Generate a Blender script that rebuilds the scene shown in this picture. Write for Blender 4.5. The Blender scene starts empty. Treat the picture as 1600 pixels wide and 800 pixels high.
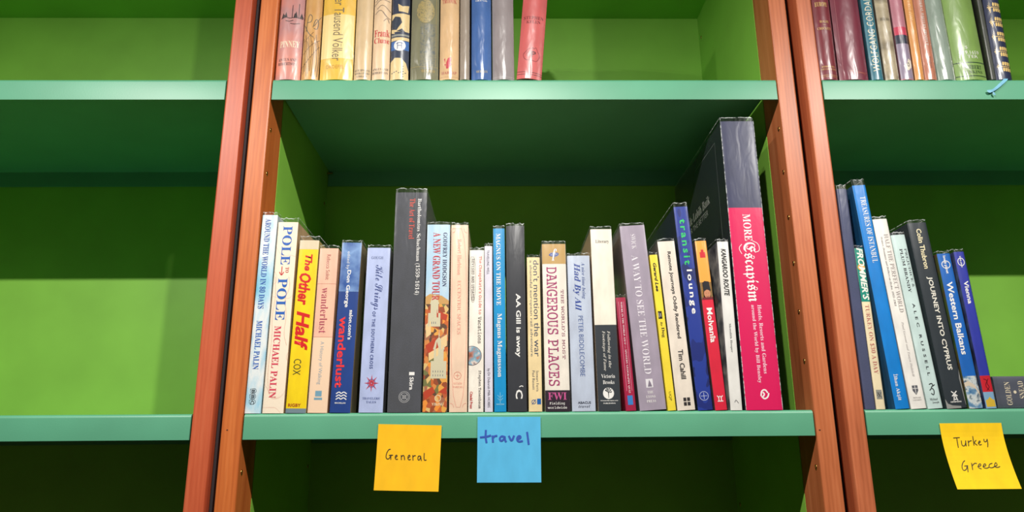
import bpy, bmesh, math, random
from mathutils import Matrix, Vector
random.seed(7)
SC = bpy.context.scene
COL = SC.collection

# ------------------------------------------------------------------ camera, world, lights, exposure
cam = bpy.data.cameras.new('camera'); cam.sensor_width = 36; cam.lens = 1145.04/1600*36; cam.clip_start = .02
co = bpy.data.objects.new('camera', cam); COL.objects.link(co)
Rr = (0.99987822, -0.01378185, -0.00732197); Ru = (0.00349281, -0.25964741, 0.96569717); Rf = (0.01521023, 0.96560514, 0.25956765)
m = Matrix(((Rr[0], Ru[0], -Rf[0], .3141), (Rr[1], Ru[1], -Rf[1], -.92142), (Rr[2], Ru[2], -Rf[2], -.04648), (0, 0, 0, 1)))
co.matrix_world = m
SC.camera = co

W = bpy.data.worlds.new('room_light'); SC.world = W; W.use_nodes = True
bg = W.node_tree.nodes['Background']; bg.inputs[0].default_value = (1, .92, .85, 1); bg.inputs[1].default_value = .016

def lamp(x, power, y=-.647, z=.75, tilt=8):
    """small LED head above each bookcase, facing down and slightly towards the shelves"""
    l = bpy.data.lights.new('shelf_lamp', 'AREA'); l.shape = 'DISK'; l.size = .022; l.energy = power; l.color = (1, .965, .91)
    o = bpy.data.objects.new('shelf_lamp', l); COL.objects.link(o); o.location = (x, y, z); o.rotation_euler = (math.radians(tilt), 0, 0)
lamp(.33, 5); lamp(-.435, 5); lamp(1.095, 5)

vs = SC.view_settings
vs.view_transform = 'Standard'; vs.look = 'None'; vs.gamma = 1; vs.use_curve_mapping = False; vs.exposure = 1.1
SC.cycles.transparent_max_bounces = 24

# ------------------------------------------------------------------ materials
def lin(c):
    return tuple(((v/255+.055)/1.055)**2.4 if v > 10 else v/255/12.92 for v in c) + (1,)
MC = {}
def nodes(name):
    mt = bpy.data.materials.new(name); mt.use_nodes = True
    nt = mt.node_tree; return mt, nt, nt.nodes['Principled BSDF']
def N(nt, t, **k):
    n = nt.nodes.new(t)
    for a, b in k.items(): setattr(n, a, b)
    return n
def mapping(nt, sc):
    tc = N(nt, 'ShaderNodeTexCoord'); mp = N(nt, 'ShaderNodeMapping'); mp.inputs['Scale'].default_value = sc
    nt.links.new(tc.outputs['Object'], mp.inputs[0]); return mp.outputs[0]
def ramp(nt, stops, interp='LINEAR'):
    r = N(nt, 'ShaderNodeValToRGB'); e = r.color_ramp; e.interpolation = interp
    while len(e.elements) < len(stops): e.elements.new(.5)
    for el, (p, c) in zip(e.elements, stops): el.position = p; el.color = lin(c)
    return r
def bump(nt, b, fac, strength, dist=.001):
    n = N(nt, 'ShaderNodeBump'); n.inputs['Strength'].default_value = strength; n.inputs['Distance'].default_value = dist
    nt.links.new(fac, n.inputs['Height']); nt.links.new(n.outputs[0], b.inputs['Normal'])

def plain(c, rough=.5, metal=0, name='ink'):
    k = ('p', c, rough, metal)
    if k not in MC:
        mt, nt, b = nodes(name); b.inputs['Base Color'].default_value = lin(c); b.inputs['Roughness'].default_value = rough
        b.inputs['Metallic'].default_value = metal
        MC[k] = mt
    return MC[k]
def paper(c, rough=.45, vary=.06, cloth=False, c2=None, scale=(30, 30, 12)):
    """printed card or book cloth: soft mottling and a fine relief"""
    k = ('c', c, rough, vary, cloth, c2, scale)
    if k not in MC:
        mt, nt, b = nodes('book_cloth' if cloth else 'printed_card')
        v = mapping(nt, scale); n = N(nt, 'ShaderNodeTexNoise'); n.inputs['Scale'].default_value = 2.2; n.inputs['Detail'].default_value = 4
        nt.links.new(v, n.inputs['Vector'])
        lo = c2 or tuple(int(x*(1-vary)) for x in c); hi = c if c2 else tuple(min(255, int(x*(1+vary*.5))) for x in c)
        r = ramp(nt, [(.35, lo), (.65, hi)]); nt.links.new(n.outputs[0], r.inputs[0]); nt.links.new(r.outputs[0], b.inputs['Base Color'])
        b.inputs['Roughness'].default_value = .8 if cloth else rough
        if cloth:
            w = N(nt, 'ShaderNodeTexNoise'); w.inputs['Scale'].default_value = 900; nt.links.new(mapping(nt, (1, 1, .5)), w.inputs['Vector'])
            bump(nt, b, w.outputs[0], .5, .0004)
        MC[k] = mt
    return MC[k]
def art(kind, cols, scale=60, stretch=(1, 1, 1), interp='CONSTANT'):
    """printed picture: coloured patches laid out by a procedural pattern"""
    k = ('a', kind, tuple(cols), scale, stretch, interp)
    if k not in MC:
        mt, nt, b = nodes('printed_picture'); v = mapping(nt, stretch)
        if kind == 'vor':
            n = N(nt, 'ShaderNodeTexVoronoi'); n.inputs['Scale'].default_value = scale; nt.links.new(v, n.inputs['Vector'])
            s = N(nt, 'ShaderNodeSeparateColor'); nt.links.new(n.outputs['Color'], s.inputs[0]); fac = s.outputs[0]
        elif kind == 'z':
            s = N(nt, 'ShaderNodeSeparateXYZ'); nt.links.new(v, s.inputs[0])
            nn = N(nt, 'ShaderNodeTexNoise'); nn.inputs['Scale'].default_value = scale; nt.links.new(v, nn.inputs['Vector'])
            a = N(nt, 'ShaderNodeMath', operation='MULTIPLY_ADD'); nt.links.new(nn.outputs[0], a.inputs[0]); a.inputs[1].default_value = .25; nt.links.new(s.outputs[2], a.inputs[2]); fac = a.outputs[0]
        else:
            n = N(nt, 'ShaderNodeTexNoise'); n.inputs['Scale'].default_value = scale; n.inputs['Detail'].default_value = 5 if kind == 'noise' else 2; nt.links.new(v, n.inputs['Vector']); fac = n.outputs[0]
            if kind == 'lines':
                a = N(nt, 'ShaderNodeMath', operation='MULTIPLY'); a.inputs[1].default_value = 9; nt.links.new(fac, a.inputs[0])
                f = N(nt, 'ShaderNodeMath', operation='FRACT'); nt.links.new(a.outputs[0], f.inputs[0]); fac = f.outputs[0]
        L = len(cols)
        if kind in ('noise', 'blot'): st = [(.32+.36*i/(L-1), c) for i, c in enumerate(cols)]
        elif kind == 'lines': st = [(0, cols[0]), (.06, cols[1])]
        elif kind == 'z': st = [(i/(L-1), c) for i, c in enumerate(cols)]
        else: st = [(i/L, c) for i, c in enumerate(cols)]
        r = ramp(nt, st, interp); nt.links.new(fac, r.inputs[0]); nt.links.new(r.outputs[0], b.inputs['Base Color']); b.inputs['Roughness'].default_value = .45
        MC[k] = mt
    return MC[k]

def paint(name, c, rough=.42, spec=.5):
    mt, nt, b = nodes(name); v = mapping(nt, (6, 6, 6)); n = N(nt, 'ShaderNodeTexNoise'); n.inputs['Scale'].default_value = 1.5; n.inputs['Detail'].default_value = 3
    nt.links.new(v, n.inputs['Vector'])
    r = ramp(nt, [(.3, tuple(int(x*.96) for x in c)), (.7, tuple(min(255, int(x*1.03)) for x in c))]); nt.links.new(n.outputs[0], r.inputs[0]); nt.links.new(r.outputs[0], b.inputs['Base Color'])
    n2 = N(nt, 'ShaderNodeTexNoise'); n2.inputs['Scale'].default_value = 500; n2.inputs['Detail'].default_value = 2
    nt.links.new(mapping(nt, (1, 1, 1)), n2.inputs['Vector']); bump(nt, b, n2.outputs[0], .12, .0004)
    b.inputs['Roughness'].default_value = rough; b.inputs['Specular IOR Level'].default_value = spec
    return mt
MINT = paint('mint_green_paint', (89, 162, 127), .44, .65)
GREEN = paint('leaf_green_paint', (140, 200, 76), .5)
def wood(name, dark, mid, light, seed=0, rough=.42):
    mt, nt, b = nodes(name); tc = N(nt, 'ShaderNodeTexCoord'); mp = N(nt, 'ShaderNodeMapping')
    mp.inputs['Scale'].default_value = (26, 26, 2.2); mp.inputs['Location'].default_value = (seed, seed*.7, seed*1.3); nt.links.new(tc.outputs['Object'], mp.inputs[0])
    n = N(nt, 'ShaderNodeTexNoise'); n.inputs['Scale'].default_value = 1.6; n.inputs['Detail'].default_value = 6; n.inputs['Distortion'].default_value = 1.1; nt.links.new(mp.outputs[0], n.inputs['Vector'])
    w = N(nt, 'ShaderNodeTexWave', wave_type='BANDS', bands_direction='X'); w.inputs['Scale'].default_value = 2.2; w.inputs['Distortion'].default_value = 7; w.inputs['Detail'].default_value = 3; w.inputs['Detail Scale'].default_value = .8
    nt.links.new(mp.outputs[0], w.inputs['Vector'])
    mx = N(nt, 'ShaderNodeMix'); mx.inputs[0].default_value = .12; nt.links.new(n.outputs[0], mx.inputs[2]); nt.links.new(w.outputs['Fac'], mx.inputs[3])
    r = ramp(nt, [(.25, dark), (.5, mid), (.75, light)]); nt.links.new(mx.outputs[0], r.inputs[0])
    f = N(nt, 'ShaderNodeTexNoise'); f.inputs['Scale'].default_value = 1; f.inputs['Detail'].default_value = 3; nt.links.new(mapping(nt, (900, 900, 30)), f.inputs['Vector'])
    m2 = N(nt, 'ShaderNodeMix', data_type='RGBA', blend_type='MULTIPLY'); m2.inputs[0].default_value = .22
    r2 = ramp(nt, [(.3, (175, 160, 150)), (.6, (255, 255, 255))]); nt.links.new(f.outputs[0], r2.inputs[0])
    nt.links.new(r.outputs[0], m2.inputs[6]); nt.links.new(r2.outputs[0], m2.inputs[7]); nt.links.new(m2.outputs[2], b.inputs['Base Color'])
    b.inputs['Roughness'].default_value = rough; bump(nt, b, f.outputs[0], .15, .0003)
    return mt
WRED = wood('red_cherry_wood', (186, 82, 50), (200, 94, 58), (210, 106, 68), 3)
WMID = wood('orange_cherry_wood', (186, 92, 40), (208, 112, 52), (222, 128, 68), 11)
WRIG = wood('brown_cherry_wood', (166, 88, 48), (196, 110, 66), (214, 130, 84), 23)
WPAL = wood('pale_cherry_wood', (172, 92, 56), (200, 112, 72), (214, 128, 86), 31)
WDARK = wood('dark_floor_wood', (70, 45, 30), (90, 58, 38), (110, 74, 50), 5)
BRASS = plain((205, 170, 95), .25, 1, 'brass'); HOLE = plain((18, 14, 10), .9, 0, 'hole_shadow'); GASK = plain((62, 62, 66), .6, 0, 'dark_grey_rubber'); BLACK = plain((16, 15, 15), .8, 0, 'black_paint')
PAGES = paper((226, 208, 172), .9, .1); PLAST = plain((238, 236, 230), .9, 0, 'wall_plaster')
def plastic(rough, base, bmp):
    mt, nt, b = nodes('clear_book_film'); nt.nodes.remove(b); out = nt.nodes['Material Output']
    t = N(nt, 'ShaderNodeBsdfTransparent'); t.inputs[0].default_value = (.97, .97, .97, 1)
    g = N(nt, 'ShaderNodeBsdfGlossy'); g.inputs['Roughness'].default_value = rough
    fr = N(nt, 'ShaderNodeLayerWeight'); fr.inputs[0].default_value = .5
    pw = N(nt, 'ShaderNodeMath', operation='POWER'); pw.inputs[1].default_value = 4; nt.links.new(fr.outputs['Facing'], pw.inputs[0])
    a = N(nt, 'ShaderNodeMath', operation='MULTIPLY_ADD'); a.inputs[1].default_value = .85; a.inputs[2].default_value = base; nt.links.new(pw.outputs[0], a.inputs[0])
    n = N(nt, 'ShaderNodeTexNoise'); n.inputs['Scale'].default_value = 1; n.inputs['Detail'].default_value = 2; n.inputs['Distortion'].default_value = .6
    nt.links.new(mapping(nt, (70, 70, 22)), n.inputs['Vector'])
    bp = N(nt, 'ShaderNodeBump'); bp.inputs['Strength'].default_value = bmp; bp.inputs['Distance'].default_value = .0035; nt.links.new(n.outputs[0], bp.inputs['Height'])
    nt.links.new(bp.outputs[0], g.inputs['Normal'])
    mx = N(nt, 'ShaderNodeMixShader'); nt.links.new(a.outputs[0], mx.inputs[0]); nt.links.new(t.outputs[0], mx.inputs[1]); nt.links.new(g.outputs[0], mx.inputs[2]); nt.links.new(mx.outputs[0], out.inputs[0])
    return mt
FILM = plastic(.32, .018, .3); FILMR = plastic(.25, .055, .45)
def film_glint():  # fold of the film, its bright edge highlight put into a whitish colour
    mt, nt, b = nodes('film_fold_highlight'); out = nt.nodes['Material Output']
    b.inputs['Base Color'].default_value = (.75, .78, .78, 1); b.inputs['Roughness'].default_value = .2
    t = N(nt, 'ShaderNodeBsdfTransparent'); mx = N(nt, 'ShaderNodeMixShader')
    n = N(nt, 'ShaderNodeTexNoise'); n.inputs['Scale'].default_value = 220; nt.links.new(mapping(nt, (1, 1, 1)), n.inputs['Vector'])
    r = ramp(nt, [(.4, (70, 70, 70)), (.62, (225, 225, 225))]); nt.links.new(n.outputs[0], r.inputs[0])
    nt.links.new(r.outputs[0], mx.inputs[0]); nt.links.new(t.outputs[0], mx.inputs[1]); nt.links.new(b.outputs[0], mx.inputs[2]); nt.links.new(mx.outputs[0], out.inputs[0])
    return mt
FGLINT = film_glint()

# ------------------------------------------------------------------ object helpers
def link(name, bm, mats, parent=None, smooth=None):
    me = bpy.data.meshes.new(name); bm.to_mesh(me); bm.free()
    for q in (mats if isinstance(mats, (list, tuple)) else [mats]): me.materials.append(q)
    if smooth is not None:
        me.shade_smooth(); me.set_sharp_from_angle(angle=math.radians(smooth))
    o = bpy.data.objects.new(name, me); COL.objects.link(o); o.parent = parent
    return o
def thing(name, label, cat, loc=(0, 0, 0), group=None, ry=0):
    o = bpy.data.objects.new(name, None); COL.objects.link(o); o.location = loc; o.rotation_euler = (0, ry, 0); o.empty_display_size = .02
    o['label'] = label; o['category'] = cat
    if group: o['group'] = group
    return o
def box(bm, x0, x1, y0, y1, z0, z1, bev=0):
    r = bmesh.ops.create_cube(bm, size=1); vsx = r['verts']
    for v in vsx: v.co = Vector(((x0+x1)/2+v.co.x*(x1-x0), (y0+y1)/2+v.co.y*(y1-y0), (z0+z1)/2+v.co.z*(z1-z0)))
    if bev:
        es = {e for v in vsx for e in v.link_edges}
        bmesh.ops.bevel(bm, geom=list(es), offset=bev, segments=2, profile=.5, affect='EDGES')
    return bm
def bx(*a, **k): return box(bmesh.new(), *a, **k)

# ------------------------------------------------------------------ the setting
def struct(name, bm, mt):
    o = link(name, bm, mt); o['kind'] = 'structure'; return o
struct('floor', bx(-3, 3.6, -3, .42, -1.65, -1.60), WDARK)
struct('wall_back', bx(-3, 3.6, .365, .45, -1.60, 2.0), PLAST)

# ------------------------------------------------------------------ bookcases
ZB, ZT = -1.60, .774
DEPTH = .342
def socket_mesh():
    bm = bmesh.new(); n = 12
    rings = []
    for r, d in ((.0026, 0), (.0026, .0006), (.0016, .0008), (.0013, -.002)):
        rings.append([bm.verts.new((d, r*math.cos(2*math.pi*i/n), r*1.25*math.sin(2*math.pi*i/n))) for i in range(n)])
    for a, b in zip(rings, rings[1:]):
        for i in range(n): bm.faces.new((a[i], a[(i+1) % n], b[(i+1) % n], b[i]))
    f = bm.faces.new(rings[-1]); f.material_index = 1
    for i in range(n): bm.faces[-1-1-i] if False else None
    me = bpy.data.meshes.new('shelf_pin_socket'); bm.to_mesh(me); bm.free(); me.materials.append(BRASS); me.materials.append(HOLE); me.shade_smooth()
    return me
SOCK = socket_mesh()
def bookcase(label, a, b, lw, rw, wl, wr, fl, fr_, pl=None, pr=None, sockets=()):
    """interior from a to b; posts lw/rw wide outside it"""
    t = thing('bookcase', label, 'bookcase', ((a+b)/2, 0, ZB)); cx = (a+b)/2
    def L(x): return x-cx
    H = ZT-ZB
    link('wooden_post', bx(L(a-lw), L(a), 0, .0586, 0, H, bev=.0022), wl, t)
    link('wooden_post', bx(L(b), L(b+rw), 0, .0586, 0, H, bev=.0022), wr, t)
    link('side_panel', bx(L(a-lw+.002), L(a), .0587, DEPTH, 0, H), GREEN, t)
    link('side_panel', bx(L(b), L(b+rw-.002), .0587, DEPTH, 0, H), GREEN, t)
    link('back_panel', bx(L(a), L(b), DEPTH, DEPTH+.009, 0, H), GREEN, t)
    link('top_board', bx(L(a-lw), L(b+rw), 0, DEPTH+.009, H, H+.03, bev=.003), GREEN, t)
    link('plinth', bx(L(a), L(b), .012, .03, 0, .09), wr, t)
    for side, y, z in sockets:
        o = bpy.data.objects.new('shelf_pin_socket', SOCK); COL.objects.link(o); o.parent = t
        o.location = (L(a) if side < 0 else L(b), y, z-ZB); o.rotation_euler = (0, 0, 0 if side < 0 else math.pi)
    return t
LEFT = (-.7655, -.0640); MID = (-.0022, .7013); RIGHT = (.7640, 1.4655)
SB, SF = .327, .012
socks = [(-1, SF, z) for z in (.385, .321, .257, .193, .128, .064, -.067)] + [(1, SF, z) for z in (.386, .322, .257, .193, .128, .064, -.066)]
socks += [(-1, SB, .388), (-1, SB, -.065), (1, SB, .724), (1, SB, -.13), (-1, SB, .321), (1, SB, .388)]
bookcase('empty bookcase at the left with reddish cherry post and green inside', *LEFT, .0245, .0249, WRED, WRED, 0, 0)
mid = bookcase('centre bookcase with orange cherry posts, green inside and brass pin sockets', *MID, .0253, .0250, WMID, WRIG, 0, 0, sockets=socks)
bookcase('bookcase at the right with pale cherry post holding old maroon books on top', *RIGHT, .0220, .0245, WPAL, WPAL, 0, 0)
# brass support pegs under the upper shelf, knots
def peg(parent, x, y, z, s):
    bm = bmesh.new(); bmesh.ops.create_cone(bm, cap_ends=True, segments=10, radius1=.0019, radius2=.0019, depth=.010, matrix=Matrix.Translation((s*.005, 0, 0)) @ Matrix.Rotation(math.pi/2, 4, 'Y'))
    o = link('support_peg', bm, BRASS, parent, 40); o.location = (x-.34955, y, z-ZB)
for zz in (.449, -.004):
    peg(mid, MID[0], SB+.008, zz, 1); peg(mid, MID[1], SB+.008, zz, -1)
def knot(x, z, r, face_y=-.0002):
    bm = bmesh.new(); bmesh.ops.create_circle(bm, cap_ends=True, segments=10, radius=r, matrix=Matrix.Translation((x-.34955, face_y, z-ZB)) @ Matrix.Diagonal((1, 1, .7, 1)) @ Matrix.Rotation(math.pi/2, 4, 'X'))
    link('wood_knot', bm, plain((88, 38, 20), .7, 0, 'knot'), mid)
knot(-.0198, -.017, .0012); knot(.7058, -.022, .0013)
# strips closing the gaps between the bookcases
s = link('gap_strip', bx(-.0389+.0002, -.0277, .015, .034, ZB, ZT, bev=.001), GASK); s['kind'] = 'structure'; s.name = 'trim_1'
s = link('gap_strip', bx(.7265, .7418, .030, .042, ZB, ZT), BLACK); s.name = 'trim_2'; s['kind'] = 'structure'

TOP = .0025
def shelf_mesh(w):
    """a folded tray: thin board with a front and a rear flange and a rounded front top edge"""
    bm = bmesh.new(); D = .3405; r = .0045; F = -.0285
    P = [(0, F), (0, TOP-r)] + [(r-r*math.cos(a), TOP-r+r*math.sin(a)) for a in (.35, .7, 1.05, 1.35)] + [(r, TOP), (D, TOP), (D, F), (D-.0025, F), (D-.0025, -.001), (D-.0055, .0005), (.004, .0005), (.0025, -.001), (.0025, F)]
    A = [bm.verts.new((-w/2, y, z)) for y, z in P]; B = [bm.verts.new((w/2, y, z)) for y, z in P]
    n = len(P)
    for i in range(n): bm.faces.new((A[i], A[(i+1) % n], B[(i+1) % n], B[i]))
    bm.faces.new(A); bm.faces.new(B[::-1])
    bmesh.ops.recalc_face_normals(bm, faces=bm.faces)
    me = bpy.data.meshes.new('shelf'); bm.to_mesh(me); bm.free(); me.materials.append(MINT); me.shade_smooth(); me.set_sharp_from_angle(angle=math.radians(35))
    return me
SHELF = shelf_mesh(.6995)
LV = [(0, 'middle'), (.4535, 'upper')]
where = {'middle': {0: 'empty mint green shelf across the left bookcase, lower of its two in view', 1: 'mint green shelf carrying the main row of travel books', 2: 'mint green shelf at the right, blue and white books on it, curling yellow note below'},
         'upper': {0: 'empty mint green shelf across the left bookcase, upper one', 1: 'pale lit mint green shelf carrying old wrapped hardbacks in the centre', 2: 'pale lit mint green shelf at upper right under maroon books with a hanging ribbon'}}
for z, k in LV:
    for i, (a, b) in enumerate((LEFT, MID, RIGHT)):
        o = bpy.data.objects.new('shelf', SHELF); COL.objects.link(o); o.location = ((a+b)/2, -.0005, z)
        o['label'] = where[k][i]; o['category'] = 'shelf'; o['group'] = 'mint green shelves'

# ------------------------------------------------------------------ lettering
def mp_(s, U, l, d=None):
    o = ''
    for c in s:
        if 'A' <= c <= 'Z': o += chr(U+ord(c)-65)
        elif 'a' <= c <= 'z': o += '\u210e' if (l == 0x1D44E and c == 'h') else chr(l+ord(c)-97)
        elif d and c.isdigit(): o += chr(d+ord(c)-48)
        else: o += c
    return o
ST = {'s': (None, 0), 'x': (None, .022), 'S': (None, .022), 'T': (None, -.006), 'L': (None, .03, .22), 'I': ((0x1D400, 0x1D41A, 0x1D7CE), -.008, .28), 'J': ((0x1D400, 0x1D41A, 0x1D7CE), 0, .28), 'B': ((0x1D400, 0x1D41A, 0x1D7CE), 0), 'R': ((0x1D400, 0x1D41A, 0x1D7CE), -.008), 
      'C': ((0x1D4D0, 0x1D4EA), -.003), 'F': ((0x1D56C, 0x1D586), 0), 'M': ((0x1D670, 0x1D68A, 0x1D7F6), .003)}
def text_bm(s, style, track=1.0):
    u, off, shear = (ST[style]+(0,))[:3]
    c = bpy.data.curves.new('lettering', 'FONT'); c.body = mp_(s, *u) if u else s; c.size = 1; c.offset = off; c.resolution_u = 2; c.space_character = track; c.shear = shear
    ob = bpy.data.objects.new('lettering', c)
    me = bpy.data.meshes.new_from_object(ob); bpy.data.objects.remove(ob); bpy.data.curves.remove(c)
    bm = bmesh.new(); bm.from_mesh(me); bpy.data.meshes.remove(me)
    xs = [v.co.x for v in bm.verts]; ys = [v.co.y for v in bm.verts]
    x0, x1, y0, y1 = min(xs), max(xs), min(ys), max(ys)
    for v in bm.verts: v.co = Vector(((v.co.x-x0)/(x1-x0), (v.co.y-y0)/(y1-y0), 0))
    return bm
def strokes_bm(lines, wd, sx=1.0, sy=1.0):
    """pen strokes: round-ended flat ribbons along polylines, in mm"""
    bm = bmesh.new()
    for pts in lines:
        pts = [Vector((p[0]*sx, p[1]*sy, 0)) for p in pts]
        # smooth once
        for _ in range(2):
            if len(pts) > 2:
                q = [pts[0]]
                for a, b in zip(pts, pts[1:]): q += [a.lerp(b, .25), a.lerp(b, .75)]
                q.append(pts[-1]); pts = q
        L, R = [], []
        for i, p in enumerate(pts):
            d = (pts[min(i+1, len(pts)-1)]-pts[max(i-1, 0)])
            if d.length < 1e-9: d = Vector((1, 0, 0))
            d.normalize(); n = Vector((-d.y, d.x, 0))*wd/2
            if i == 0: p = p-d*wd*.3
            if i == len(pts)-1: p = p+d*wd*.3
            L.append(bm.verts.new(p+n)); R.append(bm.verts.new(p-n))
        for i in range(len(pts)-1): bm.faces.new((L[i], L[i+1], R[i+1], R[i]))
    return bm
def circle(cx, cy, r, n=20, asp=1): return [(cx+r*math.cos(2*math.pi*i/n), cy+r*asp*math.sin(2*math.pi*i/n)) for i in range(n)]
def ring(cx, cy, r, n=20, asp=1): c = circle(cx, cy, r, n, asp); return c+[c[0]]

# ------------------------------------------------------------------ books
def spine_y(s, b, p): return b*abs(s)**p
def book(name, label, xb, w, h, lean=0, depth=.15, z0=TOP, color=(200, 200, 200), side=None, cloth=False, round_=False, els=(), film=True, group=None, y0=0, mat=None, filmh=.004, sidemat=None, crease_glint=False):
    """xb: x of the bottom-left corner (mm), w,h in mm; lean in degrees, positive to the right"""
    w /= 1000; h /= 1000; th = math.radians(lean)
    X = xb/1000+w/2; Z = z0+.0001+(w/2)*abs(math.sin(th))
    t = thing(name, label, 'book', (X, y0, Z), group, th)
    bb, pw = ((min(.0055, w*.17), 2.2) if round_ else (.0009, 7))
    n = 13
    S = [math.sin(math.pi/2*(-1+2*i/(n-1))) if not round_ else -1+2*i/(n-1) for i in range(n)]
    fl = .0012  # room for the film
    def path(o, tk=0, dep=depth):
        hw = w/2+o-tk-.0004
        pts = [(-hw, dep)]
        pts += [(-hw, .6*dep)]
        pts += [(s*hw, fl+spine_y(s, bb, pw)-o+tk) for s in S]
        pts += [(hw, .6*dep), (hw, dep)]
        return pts
    # cover: a wrapped shell of card
    bm = bmesh.new(); O = path(0); I = path(0, .0016); k = len(O)
    V = [[bm.verts.new((x, y, z)) for x, y in P] for P in (O, I) for z in (0, h)]
    o0, o1, i0, i1 = V
    for i in range(k-1):
        f = bm.faces.new((o0[i], o0[i+1], o1[i+1], o1[i]))
        if i < 2 or i > k-4: f.material_index = 1
        bm.faces.new((i1[i], i1[i+1], i0[i+1], i0[i])); bm.faces.new((o1[i], o1[i+1], i1[i+1], i1[i])); bm.faces.new((i0[i], i0[i+1], o0[i+1], o0[i]))
    for i in (0, k-1): bm.faces.new((o0[i], o1[i], i1[i], i0[i]) if i else (i0[i], i1[i], o1[i], o0[i]))
    bmesh.ops.recalc_face_normals(bm, faces=bm.faces)
    cm = mat or paper(color, .45, .05, cloth)
    link('cover', bm, [cm, sidemat or (paper(side, .45, .08, cloth) if side else cm)], t, 40)
    e = .0025 if name == 'hardback_book' else .0003
    link('page_block', bx(-w/2+.0021, w/2-.0021, fl+bb+.003, depth-e, e, h-e), PAGES, t)
    if film:
        bm = bmesh.new(); P = path(.00035); rnd = random.Random(hash(label) & 0xffff if False else int(xb*7+w*9e3))
        H = [0.0005, h*.3, h*.6, h-.001, h+filmh-.0009, h+filmh]
        rows = []
        jit = [rnd.uniform(-.0011, .0009) for _ in P]
        for r_, z in enumerate(H):
            row = []
            for i, (x, y) in enumerate(P):
                zz = z+(jit[i] if r_ > 3 else 0); xx, yy = x, y
                if r_ > 3: xx = x*.985; yy = y+.0006+abs(jit[i])*.8
                row.append(bm.verts.new((xx, yy, zz)))
            rows.append(row)
        for r_ in range(len(H)-1):
            for i in range(len(P)-1):
                f = bm.faces.new((rows[r_][i], rows[r_][i+1], rows[r_+1][i+1], rows[r_+1][i]))
                if r_ == len(H)-2 or (crease_glint and i in (2, len(P)-4)): f.material_index = 1  # whitish strips on top rim and spine corners, painted edge highlights
        link('clear_film', bm, [FILMR if round_ else FILM, FGLINT], t, 60)
    # prints on the spine
    hw = w/2-.0004
    def sy(x): return fl+spine_y(max(-1, min(1, x/hw)), bb, pw)
    for el in els:
        kd = el[0]; rgb = None; lay = .00012; nm = el[1]
        mm = False
        if kd == 't':     # ('t', name, text, style, v_a, v_b, u0, u1, color, dir, track)
            _, nm, s_, sty, va, vb, u0, u1, rgb = el[:9]; d = el[9] if len(el) > 9 else 'd'; tr = el[10] if len(el) > 10 else 1.0
            b_ = text_bm(s_, sty, tr); lay = .00022
            for v in b_.verts:
                gx, gy = v.co.x, v.co.y
                if d == 'd': u, q = u0+(u1-u0)*gy, va+(vb-va)*gx
                elif d == 'u': u, q = u1-(u1-u0)*gy, vb+(va-vb)*gx
                else: u, q = u0+(u1-u0)*gx, vb+(va-vb)*gy
                v.co = Vector(((u-.5)*w, 0, q))
        elif kd == 'k':   # pen strokes ('k', name, lines in (u, v), width mm, color)
            _, nm, lines, wd, rgb = el; lay = .0002
            b_ = strokes_bm([[(p[0]*w, p[1] if p[1] > 1.5 or p[1] < 0 else p[1]) for p in l] for l in lines], wd/1000) if False else None
            b_ = strokes_bm([[((p[0]-.5)*w, VV(p[1], h)) for p in l] for l in lines], wd/1000)
            for v in b_.verts: v.co = Vector((v.co.x, 0, v.co.y))
        else:             # 'p' polygon / 'r' rectangle
            if kd == 'r':
                _, nm, va, vb, u0, u1, rgb = el; n_ = 1
                polys = [[(u0, va), (u1, va), (u1, vb), (u0, vb)]]
            else: _, nm, polys, rgb = el; lay = .00018
            b_ = bmesh.new()
            for pg in polys: b_.faces.new([b_.verts.new(((u-.5)*w, 0, VV(v, h))) for u, v in pg])
            bmesh.ops.triangulate(b_, faces=b_.faces)
        if kd == 't':
            for v in b_.verts: v.co.z = VV(v.co.z, h)
        for v in b_.verts: v.co.x = max(-hw*.999, min(hw*.999, v.co.x))
        cuts = [x*hw for x in ((-.8, -.6, -.4, -.2, 0, .2, .4, .6, .8) if round_ else (-.97, -.92, -.8, -.6, .6, .8, .92, .97))]
        xs = [v.co.x for v in b_.verts]
        for c in cuts:
            if min(xs) < c < max(xs): bmesh.ops.bisect_plane(b_, geom=b_.verts[:]+b_.edges[:]+b_.faces[:], plane_co=(c, 0, 0), plane_no=(1, 0, 0))
        if isinstance(rgb, tuple) and len(rgb) == 4: lay += rgb[3]; rgb = rgb[:3]
        for v in b_.verts: v.co.y = sy(v.co.x)-lay
        for f in b_.faces:
            f.normal_update()
            if f.normal.y > 0: f.normal_flip()
        link(nm, b_, rgb if not isinstance(rgb, tuple) else plain(rgb, .4), t)
    return t
def VV(v, h):
    """0..1: fraction from the top of the spine; values above 1.5: millimetres from the bottom"""
    return v/1000 if (v > 1.5 or v < -.5) else h*(1-v)
T = lambda *a: ('t',)+a
def title(*a): return ('t', 'title_lettering')+a
def author(*a): return ('t', 'author_lettering')+a
def mark(*a): return ('t', 'publisher_lettering')+a
def band(a, b, c, u0=0, u1=1): return ('r', 'spine_band', a, b, u0, u1, c)
def pic(a, b, c, u0=0, u1=1): return ('r', 'spine_picture', a, b, u0, u1, c)

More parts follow.
